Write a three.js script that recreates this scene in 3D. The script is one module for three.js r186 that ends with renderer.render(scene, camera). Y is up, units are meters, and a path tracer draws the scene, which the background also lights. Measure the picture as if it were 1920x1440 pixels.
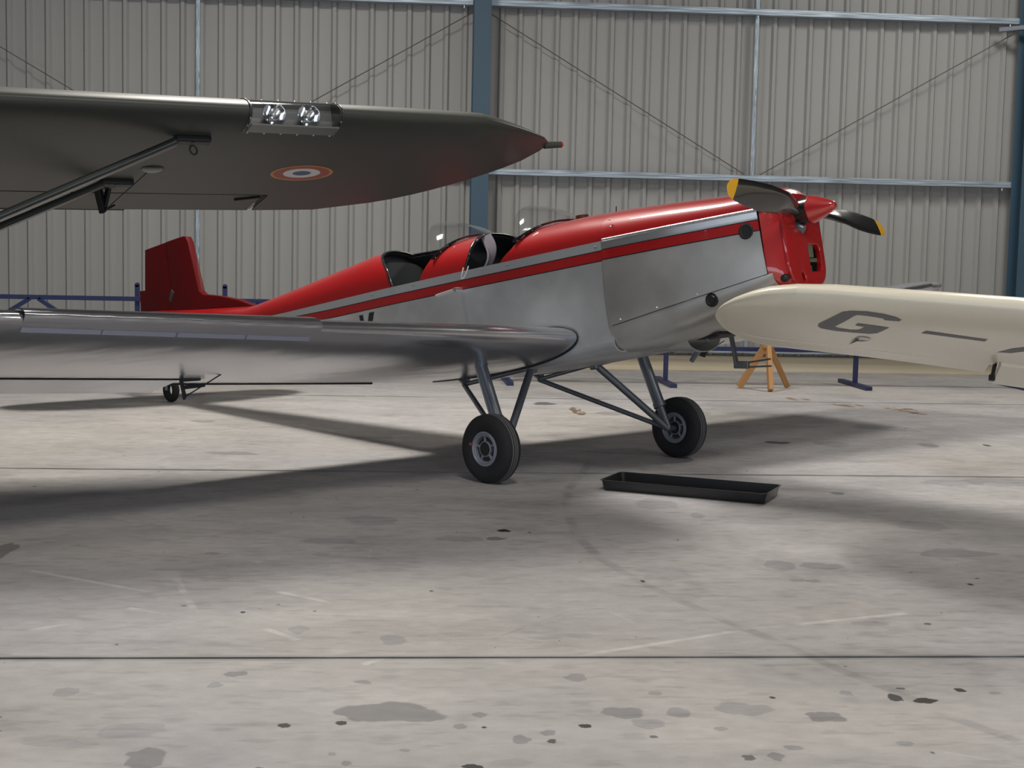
import * as THREE from 'three';
import { mergeGeometries, mergeVertices, toCreasedNormals } from 'three/addons/utils/BufferGeometryUtils.js';
import { RoundedBoxGeometry } from 'three/addons/geometries/RoundedBoxGeometry.js';
import { RectAreaLightUniformsLib } from 'three/addons/lights/RectAreaLightUniformsLib.js';

// ---------------------------------------------------------------- camera, daylight, exposure
const scene = new THREE.Scene();
const camera = new THREE.PerspectiveCamera(29.35, 4 / 3, 0.05, 200);
camera.position.set(0, 1.3, 16.3);
camera.rotation.set(-Math.atan(250 / 2750), -THREE.MathUtils.degToRad(4.79), 0.0215, 'YXZ');
scene.background = new THREE.Color(0.3, 0.35, 0.43);            // overcast sky beyond the hangar doors
const renderer = new THREE.WebGLRenderer({ antialias: true });
renderer.toneMapping = THREE.LinearToneMapping;
renderer.toneMappingExposure = 1.06;
renderer.shadowMap.enabled = true;
RectAreaLightUniformsLib.init();
const DAY_DOOR = 2.8, ADDED_SIDE = 4.0, ROOF_GLOW = 30;
function areaLight(name, w, h, color, intensity, pos, target) {
  const l = new THREE.RectAreaLight(color, intensity, w, h);
  l.name = name; l.position.set(...pos); l.lookAt(new THREE.Vector3(...target)); l.castShadow = true; scene.add(l); return l;
}
areaLight('door_daylight', 10, 2.5, new THREE.Color(0.84, 0.93, 1.06), DAY_DOOR, [4, 1.35, 21.0], [4, 1.35, 0]);
areaLight('added_side_daylight', 8.4, 2.7, new THREE.Color(0.84, 0.93, 1.06), ADDED_SIDE, [-11.95, 1.45, 14.85], [0, 1.45, 14.85]);  // unseen side opening, added to brighten the cowl and fuselage side

// ---------------------------------------------------------------- helpers
let seed = 7;
const rnd = () => { seed = (seed * 1664525 + 1013904223) >>> 0; return seed / 4294967296; };
const lerp = (a, b, t) => a + (b - a) * t, clamp = (x, a, b) => Math.min(b, Math.max(a, x));
const tab = (t) => (x) => { if (x <= t[0][0]) return t[0][1]; for (let i = 1; i < t.length; i++) if (x <= t[i][0]) return lerp(t[i - 1][1], t[i][1], (x - t[i - 1][0]) / (t[i][0] - t[i - 1][0])); return t[t.length - 1][1]; };
const V = (x, y, z) => new THREE.Vector3(x, y, z);
const used = {};
function numbered(n) { const k = used[n] = (used[n] ?? -1) + 1; return k ? n + '_' + String(k).padStart(3, '0') : n; }
function tag(o, label, category, group, kind) { o.userData.label = label; if (category) o.userData.category = category; if (group) o.userData.group = group; if (kind) o.userData.kind = kind; return o; }
function thing(name, label, category, pos = [0, 0, 0], group) { const o = new THREE.Group(); o.name = numbered(name); o.position.set(...pos); scene.add(o); return tag(o, label, category, group); }
function clean(g) { g = g.index ? g.toNonIndexed() : g; for (const k of Object.keys(g.attributes)) if (!['position', 'normal', 'uv'].includes(k)) g.deleteAttribute(k); if (!g.attributes.uv) { const p = g.attributes.position, u = new Float32Array(p.count * 2); for (let i = 0; i < p.count; i++) { u[2 * i] = p.getX(i) + p.getZ(i) * .7; u[2 * i + 1] = p.getY(i) + p.getZ(i) * .3; } g.setAttribute('uv', new THREE.BufferAttribute(u, 2)); } if (!g.attributes.normal) g.computeVertexNormals(); return g; }
function obj(name, geos, mat, parent = scene) {
  const g = Array.isArray(geos) ? mergeGeometries(geos.map(clean)) : geos;
  const m = new THREE.Mesh(g, mat); m.name = parent === scene ? numbered(name) : name; m.castShadow = m.receiveShadow = true; parent.add(m); return m;
}
function struct(name, geos, mat, parent = scene) { const o = obj(name, geos, mat, parent); if (parent === scene) o.userData.kind = 'structure'; return o; }
const crease = (g, a = 0.6) => toCreasedNormals(g, a);
function bx(w, h, d, x, y, z, ry = 0, rz = 0, rx = 0) { const g = new THREE.BoxGeometry(w, h, d); g.rotateX(rx); g.rotateZ(rz); g.rotateY(ry); g.translate(x, y, z); return g; }
function rb(w, h, d, x, y, z, r = 0.006, ry = 0, rz = 0, rx = 0) { const g = new RoundedBoxGeometry(w, h, d, 2, r); g.rotateX(rx); g.rotateZ(rz); g.rotateY(ry); g.translate(x, y, z); return g; }
function tube(p, q, r, r2 = r, seg = 14, caps = true) {
  const a = V(...p), b = V(...q), d = b.clone().sub(a), g = new THREE.CylinderGeometry(r2, r, d.length(), seg, 1, !caps);
  g.applyQuaternion(new THREE.Quaternion().setFromUnitVectors(V(0, 1, 0), d.clone().normalize())); g.translate(...a.add(b).multiplyScalar(.5).toArray()); return g;
}
function bar(p, q, w, d, up = V(0, 1, 0), r = 0.004) {        // square section bar from p to q
  const a = V(...p), b = V(...q), z = b.clone().sub(a), L = z.length(); z.normalize();
  const x = up.clone().cross(z).normalize(), y = z.clone().cross(x), g = new RoundedBoxGeometry(w, d, L, 1, r);
  g.applyMatrix4(new THREE.Matrix4().makeBasis(x, y, z)); g.translate(...a.add(b).multiplyScalar(.5).toArray()); return g;
}
function pipe(pts, r, seg = 40, rs = 8, closed = false) { return new THREE.TubeGeometry(new THREE.CatmullRomCurve3(pts.map((p) => V(...p)), closed, 'centripetal'), seg, r, rs, closed); }
// a sheet with thickness: fn(a, b) -> [x, y, z] for a, b in 0..1
function sheet(fn, nu, nv, th = 0.004, ang = 0.7) {
  const P = [], N = [];
  for (let i = 0; i <= nu; i++) for (let j = 0; j <= nv; j++) P.push(V(...fn(i / nu, j / nv)));
  const id = (i, j) => i * (nv + 1) + j;
  for (let i = 0; i <= nu; i++) for (let j = 0; j <= nv; j++) {
    const a = P[id(Math.min(nu, i + 1), j)].clone().sub(P[id(Math.max(0, i - 1), j)]), b = P[id(i, Math.min(nv, j + 1))].clone().sub(P[id(i, Math.max(0, j - 1))]);
    const n = a.cross(b); n.lengthSq() < 1e-14 ? n.set(0, 1, 0) : n.normalize(); N.push(n);
  }
  const pos = [], uv = [];
  const put = (k, s, i, j) => { const p = P[k].clone().addScaledVector(N[k], s); pos.push(p.x, p.y, p.z); uv.push(p.x + p.z * .35, p.y + p.z * .35); };
  const quad = (a, b, c, d, sa, sb, sc, sd) => { put(a, sa); put(b, sb); put(c, sc); put(a, sa); put(c, sc); put(d, sd); };
  for (let i = 0; i < nu; i++) for (let j = 0; j < nv; j++) {
    const a = id(i, j), b = id(i + 1, j), c = id(i + 1, j + 1), d = id(i, j + 1);
    quad(a, b, c, d, 0, 0, 0, 0);
    if (th) quad(d, c, b, a, -th, -th, -th, -th);
  }
  if (th) {
    for (let i = 0; i < nu; i++) { quad(id(i, 0), id(i, 0), id(i + 1, 0), id(i + 1, 0), 0, -th, -th, 0); quad(id(i + 1, nv), id(i + 1, nv), id(i, nv), id(i, nv), 0, -th, -th, 0); }
    for (let j = 0; j < nv; j++) { quad(id(0, j + 1), id(0, j + 1), id(0, j), id(0, j), 0, -th, -th, 0); quad(id(nu, j), id(nu, j), id(nu, j + 1), id(nu, j + 1), 0, -th, -th, 0); }
  }
  const g = new THREE.BufferGeometry();
  g.setAttribute('position', new THREE.Float32BufferAttribute(pos, 3)); g.setAttribute('uv', new THREE.Float32BufferAttribute(uv, 2));
  return crease(g, ang);
}
// closed rings of equal count -> solid
function loft(rings, ang = 0.6, caps = true) {
  const pos = [], uv = [], n = rings[0].length;
  const put = (p, u, v) => { pos.push(p[0], p[1], p[2]); uv.push(u, v); };
  for (let i = 0; i + 1 < rings.length; i++) for (let j = 0; j < n; j++) {
    const k = (j + 1) % n, a = rings[i][j], b = rings[i + 1][j], c = rings[i + 1][k], d = rings[i][k];
    const U = (p) => [p[0] + p[2] * .35, p[2] + p[1] * .35];
    for (const p of [a, b, c, a, c, d]) put(p, ...U(p));
  }
  if (caps) for (const [R, f] of [[rings[0], 1], [rings[rings.length - 1], 0]]) {
    const m = [0, 1, 2].map((q) => R.reduce((s, p) => s + p[q], 0) / n);
    for (let j = 0; j < n; j++) { const k = (j + 1) % n; for (const p of f ? [m, R[j], R[k]] : [m, R[k], R[j]]) put(p, p[0], p[1]); }
  }
  const g = new THREE.BufferGeometry();
  g.setAttribute('position', new THREE.Float32BufferAttribute(pos, 3)); g.setAttribute('uv', new THREE.Float32BufferAttribute(uv, 2));
  return crease(g, ang);
}
// four digit style aerofoil, fractions of the chord
const half = (x, t) => 5 * t * (0.2969 * Math.sqrt(x) - 0.126 * x - 0.3516 * x * x + 0.2843 * x ** 3 - 0.1036 * x ** 4);
const camb = (x, m) => (x < .4 ? m / .16 * (.8 * x - x * x) : m / .36 * (.2 + .8 * x - x * x));
function slice(t, m, x0, x1, n = 20) {
  const c = [], X = (i) => x0 + (x1 - x0) * (x0 === 0 ? (1 - Math.cos(Math.PI * .5 * i / n)) : i / n);
  for (let i = n; i >= 0; i--) { const x = X(i); c.push([x, camb(x, m) + half(x, t)]); }
  for (let i = x0 === 0 ? 1 : 0; i <= n; i++) { const x = X(i); c.push([x, camb(x, m) - half(x, t) - (x1 === 1 && i === n ? .0015 : 0)]); }
  return c;
}
// stations: {le:[x,y,z], c: chord, t, m}; place(st, xf, yf) -> [x,y,z]
function wing(stations, place, x0 = 0, x1 = 1, n = 20, ang = 0.5) { return loft(stations.map((s) => slice(s.t, s.m ?? 0, x0, x1, n).map(([x, y]) => place(s, x, y))), ang); }

// ---------------------------------------------------------------- textures
function hash(i, j, s) { let h = (i * 374761393 + j * 668265263 + s * 1442695041) | 0; h = Math.imul(h ^ (h >>> 13), 1274126177); return ((h ^ (h >>> 16)) >>> 0) / 4294967296; }
function vnoise(x, y, s, wx = 1e9, wy = 1e9) {
  const i = Math.floor(x), j = Math.floor(y), f = x - i, g = y - j, a = f * f * (3 - 2 * f), b = g * g * (3 - 2 * g), i1 = (i + 1) % wx, j1 = (j + 1) % wy;
  return lerp(lerp(hash(i, j, s), hash(i1, j, s), a), lerp(hash(i, j1, s), hash(i1, j1, s), a), b);
}
function fbm(x, y, s, o = 4) { let v = 0, a = .5, n = 0; for (let k = 0; k < o; k++) { v += a * vnoise(x, y, s + k * 17); n += a; a *= .5; x *= 2.03; y *= 2.03; } return v / n; }
function tex(w, h, fn, srgb = true, rx = 1, ry = 1, wrap = THREE.RepeatWrapping) {
  const d = new Uint8Array(w * h * 4);
  for (let y = 0; y < h; y++) for (let x = 0; x < w; x++) { const c = fn(x / w, y / h, x, y), k = 4 * (y * w + x); d[k] = clamp(c[0], 0, 1) * 255; d[k + 1] = clamp(c[1], 0, 1) * 255; d[k + 2] = clamp(c[2], 0, 1) * 255; d[k + 3] = 255; }
  const t = new THREE.DataTexture(d, w, h); t.colorSpace = srgb ? THREE.SRGBColorSpace : THREE.NoColorSpace; t.magFilter = THREE.LinearFilter; t.minFilter = THREE.LinearMipmapLinearFilter; t.generateMipmaps = true;
  t.wrapS = t.wrapT = wrap; t.repeat.set(rx, ry); t.needsUpdate = true; return t;
}
const g3 = (v) => [v, v, v];
const tn = (u, v, f, s, o = 3) => { let r = 0, a = .5, n = 0; for (let k = 0; k < o; k++) { r += a * vnoise(u * f, v * f, s + k * 9, f, f); n += a; a *= .5; f *= 2; } return r / n; };   // tiles
const clothBump = tex(256, 256, (u, v) => g3(.5 + .9 * (tn(u, v, 5, 3, 3) - .5)), false, .8, .8);
const paintRough = tex(256, 256, (u, v) => g3(.75 + .5 * (tn(u, v, 6, 31, 4) - .4)), false, 1.3, 1.3);
const silverMap = tex(512, 512, (u, v) => g3(.80 + .28 * (tn(u, v, 4, 51, 5) - .5)), true, .7, .7);
const galvMap = tex(256, 256, (u, v) => { const s = .70 + .5 * (vnoise(u * 24, v * 24, 5, 24, 24) - .5) + .16 * (tn(u, v, 48, 8, 2) - .5); return [s * .95, s, s * 1.05]; }, true, 1.2, 1.2);
const woodMap = tex(128, 512, (u, v) => { const r = .5 + .5 * Math.sin((u * 9 + 2.2 * tn(u, v, 3, 12, 3)) * 6.28), k = Math.exp(-((u - .4) ** 2 * 260 + (v - .35) ** 2 * 2600)); const b = .86 + .12 * r - .5 * k; return [.78 * b, .58 * b, .37 * b]; }, true, 4, 2);

// ---------------------------------------------------------------- materials
const std = (o) => new THREE.MeshStandardMaterial(o), phy = (o) => new THREE.MeshPhysicalMaterial(o);
const lin = (r, g, b) => new THREE.Color().setRGB(r, g, b);
const M = {
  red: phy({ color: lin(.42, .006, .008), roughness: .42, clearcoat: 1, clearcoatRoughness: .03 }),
  redShaded: phy({ color: lin(.10, .002, .003), roughness: .5, specularIntensity: .4, clearcoat: .05, clearcoatRoughness: .2 }),  // fin and rudder: the body red with shade put into the colour
  redDull: phy({ color: lin(.36, .005, .007), roughness: .42, clearcoat: .5, clearcoatRoughness: .12 }),
  silverSide: std({ color: lin(.86, .89, .92), map: silverMap, roughness: .48, metalness: .35 }),
  slotPaint: std({ color: lin(.40, .42, .52), roughness: .4, metalness: .3 }),
  cowlMetal: std({ color: lin(.92, .91, .88), map: silverMap, roughness: .44, metalness: .6, roughnessMap: paintRough }),
  silverWing: std({ color: lin(.55, .56, .60), roughness: .23, metalness: .88, bumpMap: clothBump, bumpScale: .006 }),
  greyStripe: std({ color: lin(.46, .49, .52), roughness: .4, metalness: .3 }),
  brightMetal: std({ color: lin(.85, .86, .87), roughness: .3, metalness: .9 }),
  black: std({ color: lin(.012, .012, .014), roughness: .5 }),
  blackGloss: phy({ color: lin(.010, .010, .012), roughness: .25, clearcoat: 1, clearcoatRoughness: .05 }),
  yellow: std({ color: lin(.80, .42, .02), roughness: .35 }),
  dark: std({ color: lin(.035, .038, .042), roughness: .7 }),
  lining: std({ color: lin(.07, .078, .085), roughness: .75 }),
  cloth: std({ color: lin(.16, .145, .165), roughness: .95 }),
  plaque: std({ color: lin(.42, .42, .36), roughness: .5, metalness: .3 }),
  glass: phy({ color: lin(.88, .89, .90), roughness: .10, transmission: 1, thickness: 0, ior: 1.45 }),
  strut: std({ color: lin(.20, .22, .25), roughness: .38, metalness: .7 }),
  rubber: std({ color: lin(.016, .016, .018), roughness: .75 }),
  tread: std({ color: lin(.12, .12, .125), roughness: .85 }),
  rim: std({ color: lin(.30, .32, .37), roughness: .5, metalness: .4 }),
  engine: std({ color: lin(.17, .18, .12), roughness: .6, metalness: .3 }),
  olive: phy({ color: lin(.054, .056, .048), roughness: .5, specularIntensity: .7, clearcoat: .06, clearcoatRoughness: .25, bumpMap: clothBump, bumpScale: .0012 }),
  oliveDark: phy({ color: lin(.035, .04, .036), roughness: .35, clearcoat: .4, clearcoatRoughness: .2 }),
  chrome: std({ color: lin(.9, .9, .9), roughness: .08, metalness: 1 }),
  cream: phy({ color: lin(.88, .81, .655), roughness: .35, clearcoat: .5, clearcoatRoughness: .12 }),
  greyPrint: std({ color: lin(.17, .17, .175), roughness: .5 }),
  white: std({ color: lin(.8, .8, .78), roughness: .5 }),
  navy: std({ color: lin(.014, .022, .085), roughness: .45 }),
  steelBlue: std({ color: lin(.045, .092, .138), roughness: .5 }),
  galv: std({ color: lin(.92, .97, 1.0), map: galvMap, roughness: .5, metalness: .55 }),
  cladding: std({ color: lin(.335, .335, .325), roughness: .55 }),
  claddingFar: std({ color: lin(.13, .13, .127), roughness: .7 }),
  roofSheet: std({ color: lin(.12, .12, .117), roughness: .7 }),
  wire: std({ color: lin(.10, .085, .075), roughness: .7 }),
  wood: std({ color: lin(1, 1, 1), map: woodMap, roughness: .7 }),
  tray: phy({ color: lin(.008, .008, .010), roughness: .35, clearcoat: .5, clearcoatRoughness: .25 }),
  kerb: std({ color: lin(1, 1, 1), map: tex(512, 64, (u, v) => { const n = tn(u, v, 8, 71, 5), s = .5 + .5 * n; const k = clamp((n - .5) * 4, 0, 1); return [lerp(.84, .75, k) * (.82 + .3 * s), lerp(.80, .68, k) * (.82 + .3 * s), lerp(.71, .56, k) * (.82 + .3 * s)]; }, true, .35, 3), roughness: .95 }),
  joint: std({ color: lin(.07, .065, .06), roughness: 1 }),
  apron: std({ color: lin(.36, .36, .35), roughness: .95 }),
};
// ---------------------------------------------------------------- the setting: floor
const ST = {
  front: [[.027,12.266,.135,.105,.74],[.674,12.276,.064,.058,.8],[.727,12.38,.045,.046,.88],[.836,12.283,.038,.048,.85],[1.037,12.252,.078,.074,.87],[1.245,12.318,.056,.057,.75],[-.457,11.887,.035,.039,.8],[-.504,12.002,.022,.032,.86],[-.608,12.618,.06,.079,.78],[-.923,12.065,.042,.046,.88],[1.511,12.147,.021,.036,.32],[1.597,12.179,.04,.026,-.2],[1.739,12.075,.018,.022,-.3],[-.274,12.377,.017,.022,-.15],[-.119,12.357,.015,.018,-.2],[.225,12.706,.027,.019,-.12],[.551,12.391,.018,.018,-.3],[1.56,12.057,.013,.011,.5],[.946,12.655,.02,.024,.6],[1.019,12.644,.023,.032,.8],[1.087,12.58,.032,.021,.82],[.445,12.517,.014,.017,.45],[.364,12.502,.024,.034,.8],[.445,12.447,.023,.031,.82],[.723,12.487,.012,.013,.6],[.921,12.42,.021,.023,.86],[1.374,12.103,.024,.026,.86],[1.402,12.552,.025,.021,.86],[1.834,12.109,.02,.016,.86],[.266,12.289,.019,.028,.82],[.209,12.39,.02,.023,.83],[.271,12.4,.006,.009,.2],[-.095,12.676,.013,.019,.8],[-.135,12.604,.012,.016,.85],[.054,12.58,.014,.016,.85],[-.068,11.974,.029,.022,.82],[1.141,12.142,.011,.01,-.35],[.798,12.096,.029,.021,.86],[-.67,12.41,.098,.07,.92],[-.829,12.513,.082,.033,.92],[.583,11.931,.033,.045,.85]],
  mid: [[.543,9.577,.027,.039,-.25],[-.509,11.124,.009,.015,-.25],[1.015,10.619,.009,.019,.3],[1.661,10.311,.074,.095,.88],[1.839,10.329,.088,.084,.86],[1.653,10.582,.038,.048,.9],[1.711,10.61,.029,.038,.86],[2.516,10.054,.172,.104,.86],[2.586,9.381,.163,.113,.88],[2.48,8.44,.043,.054,.75],[1.394,8.825,.113,.146,.9],[1.549,9.158,.041,.074,.88],[2.344,10.66,.013,.019,.3],[1.719,11.286,.068,.045,.88],[-.251,9.848,.117,.071,.9],[-.731,10.12,.033,.033,.86],[-.069,9.328,.127,.139,.9],[.32,9.773,.096,.074,.9],[1.139,10.472,.133,.139,.94],[-.297,11.359,.036,.056,.9],[.029,11.497,.053,.067,.88],[1.934,11.286,.016,.015,.6],[.49,9.768,.044,.037,.7],[-1.613,10.106,.065,.237,.75],[3.626,8.008,.299,.182,.9],[3.279,8.026,.197,.141,.9],[-.284,10.133,.045,.044,.9]],
  back: [[-.96,7.091,.147,.095,.85],[-1.367,5.424,.096,.099,.86],[3.088,6.345,.117,.144,.88],[2.492,4.476,.182,.241,.9],[2.723,6.289,.086,.087,.55],[-.106,6.237,.146,.086,.9],[1.817,4.55,.156,.197,.85],[1.32,3.869,.093,.132,.6],[1.532,4.385,.063,.283,-.6],[3.777,6.347,.079,.116,.8],[4.217,6.313,.024,.058,.4],[3.756,5.263,.175,.177,.92],[4.462,4.261,.068,.126,-.6],[4.047,3.673,.125,.231,-.72],[4.424,3.976,.129,.176,-.72]],
  wallside: [[3.759,3.155,.104,.199,-.75]],
};
const GAP = .009, XL = -12, XR = 14;
const TRACK = [[1.28,7.22],[.98,8.42],[.9,9],[.87,9.63],[.9,10.16],[1,10.62],[1.18,11.17],[1.3,11.47],[1.42,11.82],[1.52,12.05],[1.61,12.33],[1.72,12.54]];
const SCUFF = [[-.92,11.06,-.77,11.16],[-1.27,11.43,-1.08,11.29],[-1.4,10.46,-.77,10.9],[-.49,11.25,-.29,11.5],[.57,11.72,1.26,11.36],[1.26,11.36,1.91,11.13],[-.69,10.09,-.52,10.3],[-.82,10.59,-.67,11.14],[-.07,11.79,.06,11.63],[-.41,10.81,-.2,10.98]];
function concrete(x0, x1, z0, z1, w, h, stains, sd, base = .70) {
  const A = new Float32Array(w * h * 3), sx = w / (x1 - x0), sz = h / (z1 - z0);
  for (let j = 0; j < h; j++) for (let i = 0; i < w; i++) {
    const x = x0 + i / sx + 40, z = z0 + j / sz + 40, k = 3 * (j * w + i);
    const n1 = fbm(x * .55, z * .75, 2, 3), n2 = fbm(x * 2.1, z * 5.2, 4, 4), n3 = fbm(x * 19, z * 27, 6, 2), n4 = hash(i, j, sd);
    const worn = clamp((fbm(x * 1.7, z * 2.6, 9, 4) - .55) * 5, 0, 1);
    const eg = Math.min(z - 40 - z0, z1 - z + 40) - GAP, grime = clamp(1 - eg / (.012 + .03 * n3), 0, 1) * (.35 + .65 * vnoise(x * 6, 3, 77));
    let v = base + .085 * (n1 - .5) + .10 * (n2 - .5) + .07 * (n3 - .5) + .03 * (n4 - .5) - .05 * worn - .05 * clamp((fbm(x * 9, z * 30, 15, 3) - .60) * 6, 0, 1) - .22 * grime;
    const warm = clamp((fbm(x * .8, z * .8, 21, 2) - .42) * 3, 0, 1);
    A[k] = v * (1.002 + .008 * warm); A[k + 1] = v * .985; A[k + 2] = v * lerp(.99, .965, warm);
  }
  const mul = (i, j, f, r = 1, g = 1, b = 1) => { if (i < 0 || j < 0 || i >= w || j >= h) return; const k = 3 * (j * w + i); A[k] *= lerp(1, f * r, 1); A[k + 1] *= f * g; A[k + 2] *= f * b; };
  const blob = (cx, cz, rx, rz, dark, s, soft = .12) => {
    const brown = dark < 0; dark = Math.abs(dark);
    for (let j = Math.floor((cz - rz * 1.6 - z0) * sz); j <= (cz + rz * 1.6 - z0) * sz; j++) for (let i = Math.floor((cx - rx * 1.6 - x0) * sx); i <= (cx + rx * 1.6 - x0) * sx; i++) {
      const dx = ((i + .5) / sx + x0 - cx) / rx, dz = ((j + .5) / sz + z0 - cz) / rz, r = Math.hypot(dx, dz), a = Math.atan2(dz, dx);
      const e = .62 + .75 * fbm(2 + Math.cos(a) * 1.1, 2 + Math.sin(a) * 1.1, s, 2) + .35 * (fbm(dx * 2.6 + 9, dz * 2.6 + 9, s + 5, 4) - .5);
      const t = clamp((e - r) / soft, 0, 1); if (t <= 0) continue;
      const m = brown && dark > .4 ? t * clamp((fbm(dx * 2.2 + 5, dz * 2.2 + 5, s + 3, 4) - .45) * 8, 0, 1) : t;
      if (brown) mul(i, j, lerp(1, dark < .4 ? dark * .7 : dark, m), lerp(1, 1.12, m), lerp(1, .96, m), lerp(1, .80, m)); else mul(i, j, lerp(1, dark, m), 1, lerp(1, 1.005, m), lerp(1, 1.02, m));
    }
  };
  stains.forEach((s, n) => blob(...s, 100 + n * 7));
  let q = sd * 977 + 13; const R = () => { q = (q * 1664525 + 1013904223) >>> 0; return q / 4294967296; };
  const many = Math.round((x1 - x0) * (z1 - z0) * 3);
  for (let n = 0; n < many; n++) { const r = .012 + .07 * R() ** 3; blob(x0 + (x1 - x0) * R(), z0 + (z1 - z0) * R(), r * (1 + R()), r * (1 + R()), .945 + .05 * R(), 900 + n, .8); }
  for (let n = 0; n < many * 1.6; n++) { const r = .002 + .006 * R() ** 3; blob(x0 + (x1 - x0) * R(), z0 + (z1 - z0) * R(), r * (1 + R()), r * (1 + 2 * R()), .35 + .4 * R(), 1900 + n, .4); }
  const seg = (ax, az, bx_, bz, hw, f, gap) => {
    const L = Math.hypot(bx_ - ax, bz - az), st = .5 / Math.max(sx, sz);
    const i0 = Math.floor((Math.min(ax, bx_) - hw - x0) * sx), i1 = Math.ceil((Math.max(ax, bx_) + hw - x0) * sx), j0 = Math.floor((Math.min(az, bz) - hw - z0) * sz), j1 = Math.ceil((Math.max(az, bz) + hw - z0) * sz);
    for (let j = Math.max(0, j0); j <= Math.min(h - 1, j1); j++) for (let i = Math.max(0, i0); i <= Math.min(w - 1, i1); i++) {
      const x = x0 + (i + .5) / sx, z = z0 + (j + .5) / sz, t = ((x - ax) * (bx_ - ax) + (z - az) * (bz - az)) / L / L; if (t < 0 || t >= 1) continue;
      const d = Math.abs((x - ax) * (bz - az) - (z - az) * (bx_ - ax)) / L, m = clamp((1 - d / hw) * 2, 0, 1) * clamp((fbm(x * 7 + 50, z * 7 + 50, gap, 3) - .33) * 4, 0, 1);
      mul(i, j, lerp(1, f, m));
    }
  };
  for (let n = 0; n + 1 < TRACK.length; n++) seg(...TRACK[n], ...TRACK[n + 1], .032, .90, 61);
  SCUFF.forEach((s, n) => seg(...s, .018, 1.13, 70 + n));
  for (let n = 0; n < many * .25; n++) { const x = x0 + (x1 - x0) * R(), z = z0 + (z1 - z0) * R(), a = R() * 6.28, l = .1 + .5 * R(); seg(x, z, x + l * Math.cos(a), z + l * Math.sin(a), .006, R() < .6 ? 1.06 : .92, 80 + n); }
  return tex(w, h, (u, v, i, j) => { const k = 3 * (j * w + i); return [A[k], A[k + 1], A[k + 2]]; }, true, 1, 1, THREE.MirroredRepeatWrapping);
}
const floor = new THREE.Group(); floor.name = 'floor'; floor.userData.kind = 'structure'; scene.add(floor);

[[0, 1.71, -5, 9, 1024, 256, 'none', .66], [1.71, 3.42, -5, 9, 1024, 256, 'wallside', .69], [3.42, 7.79, -4, 7, 2048, 1024, 'back', .70], [7.79, 11.71, -3, 5, 2048, 1024, 'mid', .695], [11.71, 15.6, -2.2, 2.8, 2048, 1536, 'front', .715], [15.6, 21.3, -6, 6, 256, 256, 'none', .70]].forEach(([z0, z1, x0, x1, w, h, key, base], n) => {
  const t = concrete(x0, x1, z0, z1, w, h, ST[key] ?? [], 11 + n, base);
  const zf = z0 === 0 ? -.3 : z0 + GAP, zb = z1 - GAP, g = new THREE.BoxGeometry(XR - XL, .12, zb - zf); g.translate((XL + XR) / 2, -.06, (zf + zb) / 2);
  const p = g.attributes.position, u = g.attributes.uv; for (let i = 0; i < p.count; i++) u.setXY(i, (p.getX(i) - x0) / (x1 - x0), (p.getZ(i) - z0) / (z1 - z0));
  obj('slab', g, std({ color: lin(1, 1, 1), map: t, roughness: .62 }), floor);
});
obj('slab_bed', bx(XR - XL, .3, 22, (XL + XR) / 2, -.165, 10.5), M.joint, floor);
struct('ground', [bx(120, .2, 50, 0, -.16, 46.4), bx(60, .2, 34, XL - 30.3, -.16, 4.3)], M.apron);

// ---------------------------------------------------------------- the setting: cladding wall, steel frame, roof
const wallBack = new THREE.Group(); wallBack.name = 'wall_back'; wallBack.userData.kind = 'structure'; scene.add(wallBack);
obj('outer_sheet', bx(XR - XL, 6, .1, (XL + XR) / 2, 3, -.09), M.claddingFar, wallBack);
const EAVE = 5.4, RP = .2025;                                  // spacing of the ribs
const prof = [[0, 0]];
for (let k = 0; k < 5; k++) { const x = RP * k; prof.push([x + .06, 0], [x + .082, .034], [x + .116, .034], [x + .138, 0]); }
prof.push([5 * RP, 0]);
const sheetGeo = sheet((a, b) => { const q = prof[Math.round(a * (prof.length - 1))]; return [q[0], .175 + b * (EAVE - .175), q[1]]; }, prof.length - 1, 1, .004, .2);
for (let k = -14; k < 12; k++) { const m = obj('cladding_sheet', sheetGeo, M.cladding, wallBack); m.position.set(2.087 + 5 * RP * k, 0, (k & 1) * -.0015); }
const COLS = [-5.16, .934, 7.03, 13.12];
function girt(xa, xb, y, h, d = .17) { return [rb(xb - xa, h, .006, (xa + xb) / 2, y + h / 2, d, .002), bx(xb - xa, .006, d - .036, (xa + xb) / 2, y + .003, (d + .036) / 2), bx(xb - xa, .006, .06, (xa + xb) / 2, y + h - .003, d - .03), bx(xb - xa, h, .006, (xa + xb) / 2, y + h / 2, .039)]; }
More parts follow.
